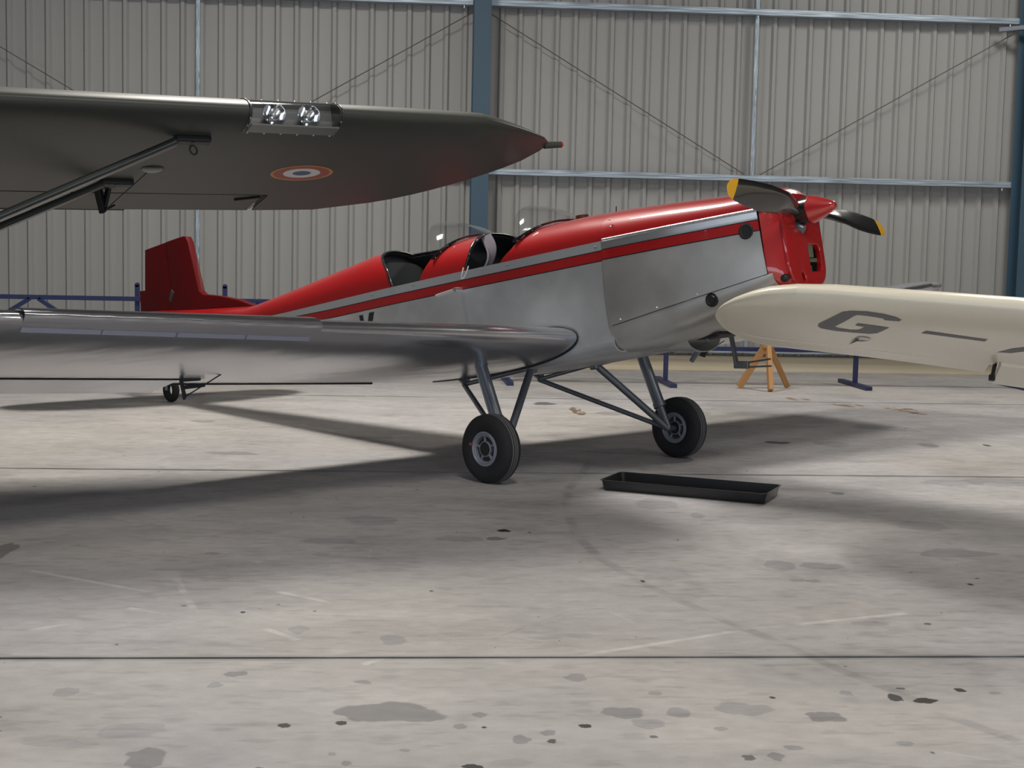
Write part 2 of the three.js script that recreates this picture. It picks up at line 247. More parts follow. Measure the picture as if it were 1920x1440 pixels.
for (let k = -1; k < 3; k++) {
  const xa = k < 0 ? XL + .1 : COLS[k] + .005, xb = COLS[k + 1] - .005;
  for (const [y, h] of [[3.935, .066], [2.125, .064], [.212, .045]]) obj('girt', girt(xa, xb, y, h), M.galv, wallBack);
  const xm = k < 0 ? XL + 3.8 : (COLS[k] + COLS[k + 1]) / 2 + (k === 1 ? .0 : .02);
  for (const [y0, y1] of [[2.19, 3.935], [.257, 2.125], [4.0, 5.4]]) obj('sag_bar', [bx(.04, y1 - y0, .005, xm, (y0 + y1) / 2, .125), bx(.005, y1 - y0, .04, xm + .0175, (y0 + y1) / 2, .105)], M.galv, wallBack);
  if (k >= 0) for (const [a, b] of [[COLS[k] + .07, xm - .09], [COLS[k + 1] - .07, xm + .09]]) obj('brace_wire', tube([a, 3.87, .15], [b, 2.2, .13], .0055, .0055, 6), M.wire, wallBack);
  for (const y of [3.915, 2.105]) obj('bolt', [new THREE.CylinderGeometry(.011, .011, .03, 8).translate(xm, y, .15), new THREE.CylinderGeometry(.011, .011, .03, 8).translate(xb - .18, y, .15)], M.brightMetal, wallBack);
}
struct('baseboard_back', rb(XR - XL, .18, .2, (XL + XR) / 2, .082, -.045, .012), M.kerb);
COLS.forEach((x, n) => {
  const c = thing('steel_column', ['blue painted steel column beyond the rudder end of the wall', 'blue painted steel column standing behind the two open cockpits', 'dark blue steel column at the corner beyond the cream wing', 'blue steel column past the cream aircraft'][n], 'column', [x, 0, 0]);
  obj('flange', rb(.184, 5.9, .014, 0, 2.95, .452, .003), M.steelBlue, c); obj('web', bx(.010, 5.9, .27, 0, 2.95, .31), M.steelBlue, c); obj('flange', rb(.184, 5.9, .014, 0, 2.95, .18, .003), M.steelBlue, c);
});
const eb = thing('eave_brace', 'short galvanised bar running from the upper wall girt to the corner column', 'brace', [6.7, 3.86, .2]);
obj('bar', bar([0, 0, 0], [.75, .04, .5], .05, .05), M.strut, eb);
// remaining walls and the roof, with thickness; light comes in through rooflights, the front door and an added side opening
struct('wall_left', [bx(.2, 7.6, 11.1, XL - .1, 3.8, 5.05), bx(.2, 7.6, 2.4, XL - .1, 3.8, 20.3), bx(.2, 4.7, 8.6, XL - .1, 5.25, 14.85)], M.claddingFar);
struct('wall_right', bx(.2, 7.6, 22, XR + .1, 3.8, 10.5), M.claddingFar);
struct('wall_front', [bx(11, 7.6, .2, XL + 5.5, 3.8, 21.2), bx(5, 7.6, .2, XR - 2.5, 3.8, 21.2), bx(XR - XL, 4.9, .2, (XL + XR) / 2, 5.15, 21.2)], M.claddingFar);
const ceiling = new THREE.Group(); ceiling.name = 'ceiling'; ceiling.userData.kind = 'structure'; scene.add(ceiling);
const RIDGE = 7.0, ZR = 10.6, SL = Math.atan2(RIDGE - EAVE, ZR);
for (const s of [-1, 1]) { const L = Math.hypot(RIDGE - EAVE, ZR) + .4; obj('roof_sheet', bx(XR - XL + .4, .08, L, (XL + XR) / 2, (RIDGE + EAVE) / 2 + .05, ZR + s * ZR / 2, 0, 0, s * SL), M.roofSheet, ceiling); }
const LIGHTS = [[-.9, -4.8, 2.1], [6.2, -7.0, .95], [.9, 2.2, .68], [6.8, 2.2, .4]];
LIGHTS.forEach(([x, dz, k], n) => {
  const s = Math.sign(dz), z = ZR + dz, y = RIDGE - Math.abs(dz) * (RIDGE - EAVE) / ZR - .06, w = 1.0, L = 1.9;
  struct('window_' + (n + 1), bx(w, .02, L, x, y, z, 0, 0, s * SL), std({ color: lin(.9, .9, .85), emissive: lin(1, .955, .88), emissiveIntensity: 3 }));
  areaLight('rooflight', w, L, new THREE.Color(1, .955, .88), ROOF_GLOW * k, [x, y - .03, z], [x, 0, z + s * -.001 - s * Math.tan(SL) * y * 1]);
});
// ---------------------------------------------------------------- the red and silver two seater
// its own axes: x forward along the fuselage, y up, z to starboard; it sits nose-up on its tail wheel
const red = thing('light_aircraft', 'red and silver low-wing aeroplane with two open cockpits and black propeller', 'aeroplane', [1.238, 0, 7.632]);
red.rotation.set(0, -Math.atan2(.7586, .6515), THREE.MathUtils.degToRad(10), 'YXZ');
const HW = tab([[-5, .03], [-4.6, .06], [-4, .12], [-3, .22], [-2, .30], [-1.3, .35], [-.5, .365], [.2, .36], [.56, .355], [1, .318], [1.57, .24]]);
const VB = tab([[-5, 1.42], [-4.6, 1.36], [-4, 1.18], [-3, .93], [-2, .75], [-1, .655], [-.4, .625], [.5, .655], [.56, .66]]);
const VS = tab([[-5, 1.50], [-4, 1.36], [-3, 1.295], [-2.6, 1.29], [2, 1.29]]);
const TOP = tab([[-5, 1.62], [-4, 1.50], [-3.2, 1.42], [-2.465, 1.49], [-1.63, 1.578], [-1.3, 1.565], [-1, 1.54], [-.5, 1.53], [-.2, 1.50], [.35, 1.492], [.94, 1.45], [1.3, 1.42], [1.57, 1.41]]);
// lower body: bands by height, one belly
const band = (u0, u1, va, vb, side, n = 40) => sheet((a, b) => { const u = lerp(u0, u1, a), v = lerp(va(u), vb(u), side > 0 ? b : 1 - b); return [u, v, side * HW(u)]; }, n, 1, .006);
const K = (v) => (u) => { const b = VB(u) + .08, s = VS(u); return s - (1.29 - v) * Math.min(1, (s - b) / (1.29 - (VB(-2) + .08))); };
obj('fuselage', [1, -1].map((s) => band(-4.95, .56, (u) => VB(u) + .06, K(1.176), s)).concat(sheet((a, b) => {
  const u = lerp(-4.95, .56, a), h = HW(u), r = Math.min(.07, h * .6), q = (1 - b) * Math.PI, lo = VB(u);
  const t = b * 10; let w, v;
  if (t < 3) { const f = t / 3 * Math.PI / 2; w = -h + r * (1 - Math.cos(f)) * 1; v = lo + .06 * (1 - Math.sin(f)); } else if (t > 7) { const f = (10 - t) / 3 * Math.PI / 2; w = h - r * (1 - Math.cos(f)); v = lo + .06 * (1 - Math.sin(f)); } else { w = lerp(-h + r, h - r, (t - 3) / 4); v = lo; }
  return [u, v, w];
}, 44, 20, .006)), M.silverSide, red);
for (const [va, vb, m, name] of [[1.176, 1.182, M.black, 'pinstripe'], [1.182, 1.233, M.red, 'stripe'], [1.233, 1.239, M.black, 'pinstripe'], [1.239, 1.29, M.greyStripe, 'stripe']])
  obj(name, [1, -1].map((s) => band(-4.9, .56, K(va), K(vb), s)), m, red);
// red decking over the arc th = 0 (starboard edge) .. PI (port edge)
const arcP = (u, th, k = 0) => { const s = VS(u), c = Math.cos(th), sn = Math.sin(th); return [u, s + (TOP(u) - s) * sn ** .82 - k * sn, (HW(u) - k) * Math.sign(c) * Math.abs(c) ** .9]; };
const deck = (ua, ub, t0, t1, nu = 30, nv = 24, k = 0) => sheet((a, b) => { const th = lerp(t0, t1, b); return arcP(lerp(ua(th), ub(th), a), th, k); }, nu, nv, .006);
const cst = (v) => () => v, PORT = 2.02;
const rearEdge = tab([[0, -1.277], [.35, -1.33], [.9, -1.50], [1.4, -1.60], [PORT, -1.61]]);
const midA = tab([[0, -1.0], [.3, -.93], [.7, -.86], [1.57, -.80], [PORT, -.80]]), midB = tab([[0, -.563], [.3, -.53], [.8, -.545], [1.2, -.60], [PORT, -.63]]);
const frontA = tab([[0, -.262], [.25, -.17], [.5, -.12], [1.57, -.02], [PORT, -.02]]);
obj('decking', deck(cst(-4.9), rearEdge, 0, PORT), M.redDull, red);
obj('decking', deck(midA, midB, 0, PORT, 16), M.red, red);
obj('decking', deck(frontA, cst(.56), 0, PORT, 20), M.red, red);
obj('decking', [deck(cst(-4.9), cst(.56), PORT, Math.PI, 60, 12)], M.red, red);
// dark linings of the two cockpits, seats, bulkheads
const lining = (u0, u1) => [sheet((a, b) => { const p = arcP(lerp(u0, u1, a), lerp(PORT, Math.PI, b), .012); return p; }, 14, 8, .003),
  sheet((a, b) => { const u = lerp(u0, u1, a), h = HW(u) - .014, t = b * 3; const w = t < 1 ? -h : t > 2 ? h : lerp(-h, h, t - 1), v = t < 1 ? lerp(1.29, .72, t) : t > 2 ? lerp(.72, 1.285, t - 2) : .72; return [u, v, w]; }, 10, 18, .003, .3)];
const bulk = (u, lean = 0, m = M.lining, th = .012, k = .016) => { const sh = new THREE.Shape(); for (let i = 0; i <= 24; i++) { const p = arcP(u, Math.PI * i / 24, k); i ? sh.lineTo(p[2], p[1]) : sh.moveTo(p[2], p[1]); } sh.lineTo(-HW(u) + .02, .74); sh.lineTo(HW(u) - .02, .74); const g = new THREE.ExtrudeGeometry(sh, { depth: th, bevelEnabled: false }); g.rotateY(Math.PI / 2); g.scale(1, 1, -1); const ix = g.index; g.translate(u, 0, 0); flip(g); return g; };
function flip(g) { const p = g.attributes.position, n = p.count; for (let i = 0; i < n; i += 3) for (const at of ['position', 'normal', 'uv']) { const A = g.attributes[at], s = A.itemSize; for (let q = 0; q < s; q++) { const t = A.array[(i + 1) * s + q]; A.array[(i + 1) * s + q] = A.array[(i + 2) * s + q]; A.array[(i + 2) * s + q] = t; } } g.computeVertexNormals(); return g; }
const inner = (ua, ub) => sheet((a, b) => { const th = lerp(.02, PORT, b); return arcP(lerp(ua(th), ub(th), a), th, .011); }, 8, 16, .002);
obj('cockpit_lining', [inner((t) => frontA(t) + .004, cst(.05)), inner(cst(-.82), (t) => midB(t) - .004), inner(cst(-1.68), (t) => rearEdge(t) - .004), ...lining(-1.66, -.86), ...lining(-.84, .06), bulk(-1.68), bulk(-.82), bulk(.05)], M.lining, red);
for (const [u, m] of [[-1.46, M.dark], [-.70, M.dark]]) {
  const seat = obj('seat', sheet((a, b) => { const w = lerp(-.24, .24, b), v = lerp(.82, 1.50 - .16 * (b * 2 - 1) ** 4, a); return [u - .10 * (v - .8) + .05 * (1 - (b * 2 - 1) ** 2) * -1, v, w]; }, 12, 14, .025), m, red);
  obj('cushion', rb(.38, .07, .42, u + .2, .86, 0, .03), M.dark, seat);
}
obj('headrest_cloth', sheet((a, b) => { const w = lerp(.09, .16, b); return [-.60 + .012 * Math.sin(b * 5 + a * 3) + .09 * Math.sin(a * 2.2), lerp(1.525 - .03 * b, 1.30, a), w + .10 * a]; }, 12, 10, .012), M.cloth, red);
const edge = (f, t0, t1) => pipe(Array.from({ length: 25 }, (_, i) => { const th = lerp(t0, t1, i / 24); return arcP(f(th), th, -.001); }), .008, 60, 8), run = (u0, u1) => pipe(Array.from({ length: 17 }, (_, i) => arcP(lerp(u0, u1, i / 16), PORT, -.002)), .010, 40, 8);
obj('coaming', [edge(rearEdge, .02, PORT), edge(midB, .02, PORT), run(-1.60, -.80), run(-.62, -.02)], M.blackGloss, red);
obj('headrest_cloth', sheet((a, b) => [-.10 - .02 * a, lerp(1.49, 1.30, a), lerp(-.27, -.17, b)], 6, 4, .012), M.cloth, red);
const pl_ = obj('placard', rb(.12, .065, .006, -1.50, 1.445, -.255, .003), M.plaque, red); obj('lever', [tube([-1.49, 1.42, -.25], [-1.485, 1.35, -.24], .012, .008), new THREE.SphereGeometry(.015, 10, 8).translate(-1.483, 1.335, -.24)], M.plaque, pl_);
obj('harness_strap', sheet((a, b) => [-1.37 - .08 * a * (1 - a) - .1 * (1 - a), lerp(1.50, 1.27, a), .23 + .015 * b + .05 * a], 10, 1, .004), M.cloth, red);
// windscreens
for (const [name, base, ub, un, top, vn] of [['windscreen', -.15, .17, [-.13, -.13], 1.40, .25], ['windscreen', -.874, .14, [-.885, -.17], 1.44, .25]]) {
  const B = (f) => { const w = .338 * Math.sin(f), u = base + ub * Math.cos(f) ** 1.2, c = clamp(Math.abs(w) / HW(u), 0, 1) ** (1 / .9), th = Math.acos(c), p = arcP(u, th); return [u, p[1] + .004, w]; };
  const E = (f) => [un[0] + un[1] * Math.cos(f) ** 1.3, top + vn * Math.cos(f) ** 1.0, .33 * Math.sin(f)];
  const F = (b) => lerp(-1.5, 1.5, b);
  const ws = obj(name, sheet((a, b) => { const p = B(F(b)), q = E(F(b)), k = .035 * Math.sin(Math.PI * a); return [lerp(p[0], q[0], a) + k * Math.cos(F(b)), lerp(p[1], q[1], a) + k * .4, lerp(p[2], q[2], a) + k * .5 * Math.sin(F(b))]; }, 12, 36, 0, 1.2), M.glass, red);
  obj('retaining_strip', sheet((a, b) => { const f = F(b), p = B(f); const d = (a - .5) * .036; return [p[0] + d * .8 * Math.cos(f) - (Math.abs(Math.sin(f)) * d * .3), p[1] + .004 + .003 * Math.cos((a - .5) * 3), p[2] + d * Math.sin(f)]; }, 3, 36, .010), M.blackGloss, ws);
  for (let i = 0; i < 13; i++) { const p = B(F((i + .5) / 13)); obj('rivet', new THREE.SphereGeometry(.005, 6, 5).translate(p[0], p[1] + .008, p[2]), M.brightMetal, ws); }
}
// engine cowling
const cw = (s) => [[.958 - .158, 1]], SEAM = (u) => lerp(.80, .962, clamp((u - .5) / 1.1, 0, 1)), CB = tab([[.56, .655], [.75, .66], [1, .69], [1.3, .765], [1.57, .865]]), CF = 1.548;
const side = (va, vb, s, off = .004, n = 16) => sheet((a, b) => { const u = lerp(.545, CF - .012 + .02 * 0, a), v = lerp(va(u), vb(u), s > 0 ? b : 1 - b), h = HW(u) + off; const bulge = .012 * Math.sin(Math.PI * clamp((v - .75) / .5, 0, 1)); return [u + (1.2 - v) * .10 * a, v, s * (h + bulge)]; }, n, 8, .004);
obj('cowl_panel', [1, -1].map((s) => side(SEAM, cst(1.181), s)), M.cowlMetal, red);
for (const [va, vb, m, nm] of [[1.181, 1.187, M.black, 'pinstripe'], [1.187, 1.238, M.red, 'stripe'], [1.238, 1.243, M.black, 'pinstripe'], [1.243, 1.292, M.brightMetal, 'stripe']]) obj(nm, [1, -1].map((s) => side(cst(va), cst(vb), s, .005)), m, red);
obj('cowl_hinge', [1, -1].map((s) => { const g = Array.from({ length: 28 }, (_, i) => { const u0 = lerp(.56, 1.56, i / 28), u1 = lerp(.56, 1.56, (i + .94) / 28); return tube([u0, 1.292, s * (HW(u0) + .008)], [u1, 1.292, s * (HW(u1) + .008)], .009, .009, 8); }); return mergeGeometries(g.map(clean)); }), M.brightMetal, red);
obj('cowl_top', sheet((a, b) => { const u = lerp(.545, CF - .01, a), th = b * Math.PI, p = arcP(u, th, -.005); return p; }, 20, 30, .004), M.red, red);
obj('lower_cowl', sheet((a, b) => { const u = lerp(.545, CF + .02, a), f = (1 - b) * Math.PI, s = SEAM(u), c = Math.cos(f), h = HW(u) + .004; return [u + (1.2 - (s - (s - CB(u)) * Math.sin(f))) * .06 * a, s - .003 - (s - CB(u)) * Math.sin(f) ** .8, h * Math.sign(c) * Math.abs(c) ** lerp(.35, .75, Math.min(1, a * 2))]; }, 20, 30, .004), M.cowlMetal, red);
obj('firewall', [bx(.02, .56, .64, .55, .98, 0)], M.dark, red);
[[.62, .835], [.87, .868], [1.13, .905], [1.40, .945], [1.50, 1.04], [.62, 1.305], [.60, 1.36], [.60, 1.40]].forEach(([u, v]) => obj('cowl_screw', new THREE.SphereGeometry(.006, 7, 6).translate(u + .01, v, HW(u) * (v > 1.3 ? .93 : 1) + .012), M.brightMetal, red));
const ringHole = (u, v, w, r, dx = 0, dz = 1) => { const g = new THREE.TorusGeometry(r, .009, 8, 24), d = new THREE.CylinderGeometry(r, r, .01, 24).rotateX(Math.PI / 2); const m = mergeGeometries([clean(g), clean(d)]); m.rotateY(.18); m.translate(u, v, w); return m; };
obj('air_intake', [ringHole(1.462, 1.19, HW(1.46) + .008, .034), ringHole(1.215, .865, HW(1.2) - .002, .03)], M.black, red);
// nose bowl
const bowl = (u, h, vt, vb, n = 40) => { const o = []; for (let i = 0; i < n; i++) { const f = i / n * Math.PI * 2, c = Math.cos(f), s = Math.sin(f), v = s > 0 ? 1.25 + (vt - 1.25) * s ** .8 : 1.06 - (1.06 - vb) * Math.abs(s) ** .6; const k = s > 0 ? Math.abs(c) ** .85 : Math.abs(c) ** .45; o.push([u + (1.2 - v) * .05, lerp(v, v, 1), h * Math.sign(c) * k]); } return o; };
// side rows between the round top and the round chin are straight
obj('nose_bowl', [loft([bowl(CF - .005, HW(CF) + .006, 1.415, .872), bowl(1.575, .226, 1.413, .868), bowl(1.60, .190, 1.395, .872), bowl(1.613, .168, 1.37, .884)], .9, false), (() => {
  const sh = new THREE.Shape(); bowl(0, .166, 1.367, .887, 60).forEach((p, i) => i ? sh.lineTo(p[2], p[1]) : sh.moveTo(p[2], p[1]));
  const rr = (x0, x1, y0, y1, r) => { const h = new THREE.Path(); h.moveTo(x0 + r, y0); h.lineTo(x1 - r * .3, y0); h.quadraticCurveTo(x1, y0, x1, y0 + r * .3); h.lineTo(x1, y1 - r * .3); h.quadraticCurveTo(x1, y1, x1 - r * .3, y1); h.lineTo(x0 + r, y1); h.quadraticCurveTo(x0, y1, x0, y1 - r); h.lineTo(x0, y0 + r); h.quadraticCurveTo(x0, y0, x0 + r, y0); return h; };
  sh.holes.push(rr(-.142, -.02, .948, 1.108, .045));
  const el = (x, y, a, b, t = 0) => { const h = new THREE.Path(); h.absellipse(x, y, a, b, 0, Math.PI * 2, true, t); return h; };
  sh.holes.push(el(.05, .925, .022, .034, -.3), el(.028, 1.205, .036, .036));
  const g = new THREE.ExtrudeGeometry(sh, { depth: .02, bevelEnabled: true, bevelSize: .008, bevelThickness: .008, bevelSegments: 3, curveSegments: 20 }); g.rotateY(Math.PI / 2); flip(g); g.scale(1, 1, -1); g.translate(1.605, 0, 0);
  const p = g.attributes.position; for (let i = 0; i < p.count; i++) p.setX(i, p.getX(i) + (1.2 - p.getY(i)) * .05); g.computeVertexNormals(); return crease(g, .5);
})()], M.red, red);
const eng = obj('engine', [bx(.05, .44, .34, 1.50, 1.1, 0), bx(.10, .075, .07, 1.575, 1.07, -.055), bx(.03, .02, .13, 1.60, 1.02, -.08), bx(.05, .05, .05, 1.585, .965, -.06)], M.engine, red);
obj('lead', pipe([[1.605, 1.0, -.045], [1.62, .98, -.06], [1.615, .955, -.055]], .004, 12, 6), M.black, eng);
obj('chin_intake', new THREE.SphereGeometry(1, 20, 12).scale(.03, .022, .026).translate(1.605, .925, .172), M.black, red);
obj('exhaust_stub', [tube([1.58, 1.215, .03], [1.65, 1.175, .012], .03, .024)], M.strut, red);
// spinner and propeller
const PU = 1.70, PV = 1.272;
const prop = new THREE.Group(); prop.name = 'propeller'; prop.position.set(PU, PV, 0); red.add(prop);
prop.userData.label = 'black two-blade wooden propeller with yellow tips';
const spin = new THREE.LatheGeometry([[0, .134], [.007, .1335], [.013, .131], [.019, .126], [.024, .119], [.030, .108], [.038, .091], [.046, .073], [.054, .053], [.062, .030], [.069, .008], [.071, 0], [.0735, -.004], [.0735, -.010], [0, -.010]].map(([r, y]) => new THREE.Vector2(r, y)), 48).rotateZ(-Math.PI / 2);
spin.translate(.012, 0, 0); obj('spinner', spin, M.red, prop);
obj('hub', new THREE.CylinderGeometry(.066, .07, .11, 32).rotateZ(Math.PI / 2).translate(-.045, 0, 0), M.blackGloss, prop);
function blade(sgn, r0, r1) {
  const rings = [];
  for (let k = 0; k <= 26; k++) {
    const r = lerp(r0, r1, k / 26), f = r / .765, c = tab([[.04, .075], [.12, .092], [.25, .125], [.42, .145], [.56, .135], [.68, .112], [.735, .09], [.76, .062], [.775, .014]])(r), th = tab([[.04, .055], [.12, .04], [.3, .024], [.55, .013], [.765, .004]])(r), be = tab([[.04, 1.25], [.12, 1.0], [.25, .72], [.45, .50], [.765, .33]])(r);
    const o = []; for (let i = 0; i < 20; i++) { const a = i / 20 * Math.PI * 2, x = c * (.5 * Math.cos(a) - .08 + .0 * f), y = th * .5 * Math.sin(a) * (1 + .35 * Math.cos(a)) * (Math.sin(a) > 0 ? 1.3 : .55);
      // left-hand propeller: chord x runs to the leading edge, which is forward; y is the cambered front face
      o.push([x * Math.sin(be) + y * Math.cos(be) * lerp(.75, 1, Math.min(1, r / .2)) + lerp(-.052, .002, clamp((r - .06) / .22, 0, 1)), sgn * (x * Math.cos(be) - y * Math.sin(be)), sgn * r]); }
    rings.push(sgn > 0 ? o : o);
  }
  return loft(rings, .7);
}
for (const s of [1, -1]) { const b = obj('blade', blade(s, .04, .70), M.blackGloss, prop); obj('blade_tip', blade(s, .70, .775), M.yellow, b); }
prop.rotation.set(-.112, .045, 0);
// fin and rudder
const plate = (pts, th, x = 0) => { const sh = new THREE.Shape(); pts.forEach((p, i) => i ? sh.lineTo(...p) : sh.moveTo(...p)); const g = new THREE.ExtrudeGeometry(sh, { depth: th - .02, bevelEnabled: true, bevelSize: .01, bevelThickness: .01, bevelSegments: 3 }); g.translate(0, 0, -th / 2 + .01); return crease(g, .5); };
obj('fin', plate([[-3.2, 1.40], [-3.45, 1.49], [-3.70, 1.555], [-3.93, 1.60], [-3.985, 1.64], [-4.03, 1.85], [-4.075, 2.05], [-4.10, 2.09], [-4.14, 2.10], [-4.37, 2.095], [-4.37, 1.35], [-3.9, 1.25]], .06), M.redShaded, red);
const rud = obj('rudder', plate([[-4.38, 2.095], [-4.715, 2.083], [-4.775, 1.75], [-4.855, 1.757], [-4.878, 1.50], [-4.80, 1.34], [-4.38, 1.33]], .045), M.redShaded, red);
obj('rudder_horn', plate([[-4.36, 1.70], [-4.34, 1.68], [-4.39, 1.62], [-4.405, 1.64]], .075), M.dark, rud);
for (const s of [1, -1]) obj('tailplane', wing([[.05, -4.05, .75], [.5, -4.1, .72], [1.0, -4.22, .58], [1.2, -4.34, .40], [1.27, -4.44, .2]].map(([w, u, c]) => ({ le: [u, 1.36, s * w], c, t: .08 })), (st, x, y) => [st.le[0] - x * st.c, st.le[1] + y * st.c, st.le[2]]), M.silverWing, red);
const tw = obj('tail_wheel', [new THREE.TorusGeometry(.07, .03, 12, 24).translate(-4.56, .904, 0)], M.rubber, red); obj('fork', [tube([-4.56, .904, .045], [-4.52, 1.30, .02], .013), tube([-4.56, .904, -.045], [-4.52, 1.30, -.02], .013)], M.strut, tw);
// wings
let rise = 0; const leV = (w) => .775 + (.0505 + rise) * (w - .36), teV = (w) => .650 + (.046 + rise) * (w - .36);
const pw = (s) => (st, x, y) => { const w = st.w, c = st.c, u0 = st.u, dv = (leV(w) - teV(w)) / 1.4, v0 = leV(w) - dv * (.30 - st.u); return [u0 - x * c + y * c * dv, v0 - dv * x * c + y * c + (st.lift ?? 0), s * w]; };
const WS = (w, c = 1.4, u = .30, t = lerp(.145, .108, clamp((w - 1) / 2.7, 0, 1)), lift = 0) => ({ w, c, u, t, m: .008, lift });
for (const s of [1, -1]) {
  rise = s < 0 ? .031 : 0;
  const tip = [WS(3.78), WS(3.9, 1.36, .285, .10), WS(4.0, 1.24, .25, .095, .01), WS(4.08, 1.02, .18, .09, .02), WS(4.13, .7, .06, .06, .03), WS(4.145, .3, -.12, .04, .035)];
  const w = obj('wing', [wing([WS(.30), WS(1.2), WS(2.28)], pw(s), 0, 1, 26), wing([WS(2.28), WS(3), WS(3.70)], pw(s), 0, .775, 26), wing([WS(3.70), ...tip], pw(s), 0, 1, 26)], M.silverWing, red);
  obj('aileron', wing([WS(2.30), WS(3), WS(3.69)], (q, x, y) => { const p = pw(s)(q, x, y), d = x - .785; return [p[0], p[1] - .22 * d, p[2]]; }, .787, 1, 10), M.silverWing, w);
  // slat along the outer leading edge and the strip under its slot
  obj('slat', sheet((a, b) => { const W = lerp(2.2, 3.72, a), x = b < .5 ? .085 * (1 - 2 * b) ** 1.6 : .018 * (2 * b - 1) ** 1.6, st = WS(W), y = (b < .5 ? 1 : -1) * half(Math.max(x, 1e-5), st.t); const k = .010 / 1.4, p = pw(s)(st, x - .006 - k * (1 - x / .1), y * (1 + .05) + k); return s > 0 ? p : p; }, 20, 24, .005), M.silverWing, w);
  for (let i = 0; i < 4; i++) { const a = 2.24 + i * .37, b2 = a + .362; obj('slot_strip', sheet((q, r) => { const W = lerp(a, b2, q), p = pw(s)(WS(W), .022 + .010 * r, -half(.02, WS(W).t) - .001 - .012 * r); return p; }, 6, 2, .004), M.slotPaint, w); }
  const up = (u, v, w) => [u, v + rise * (w - .36), s * w];
  obj('aileron_horn', [bar(up(-.79, .76, 2.31), up(-.835, .632, 2.265), .014, .042), bar(up(-.80, .735, 2.30), up(-.79, .735, 2.19), .03, .03), bar(up(-.83, .69, 2.28), up(-.86, .70, 2.12), .02, .022), tube(up(-.835, .640, 2.265), up(-.52, .745, 2.20), .0035), tube(up(-.52, .745, 2.20), up(-.46, .75, 2.18), .006)], M.dark, w);
  obj('gap_seal', [bar(pw(s)(WS(2.26), .99, -.004), pw(s)(WS(.75), .995, -.004), .012, .012), bar(pw(s)(WS(3.69), .783, -half(.783, .108) + .004), pw(s)(WS(2.28), .783, -half(.783, .126) + .004), .010, .012)], M.black, w);
  obj('root_seal', pipe(slice(.147, .008, 0, .9, 22).map(([x, y]) => { const p = pw(s)(WS(.36), x, y * 1.01); return [p[0], p[1], s * (HW(p[0]) + .006)]; }), .006, 120, 6), M.black, red);
}
obj('pitot_head', [bar([-.04, .80, -1.565], [-.02, .56, -1.565], .035, .02), bar([-.035, .575, -1.565], [.08, .56, -1.565], .03, .05), tube([.07, .578, -1.565], [.26, .583, -1.565], .006), tube([.07, .548, -1.565], [.26, .535, -1.565], .006)], M.strut, red);
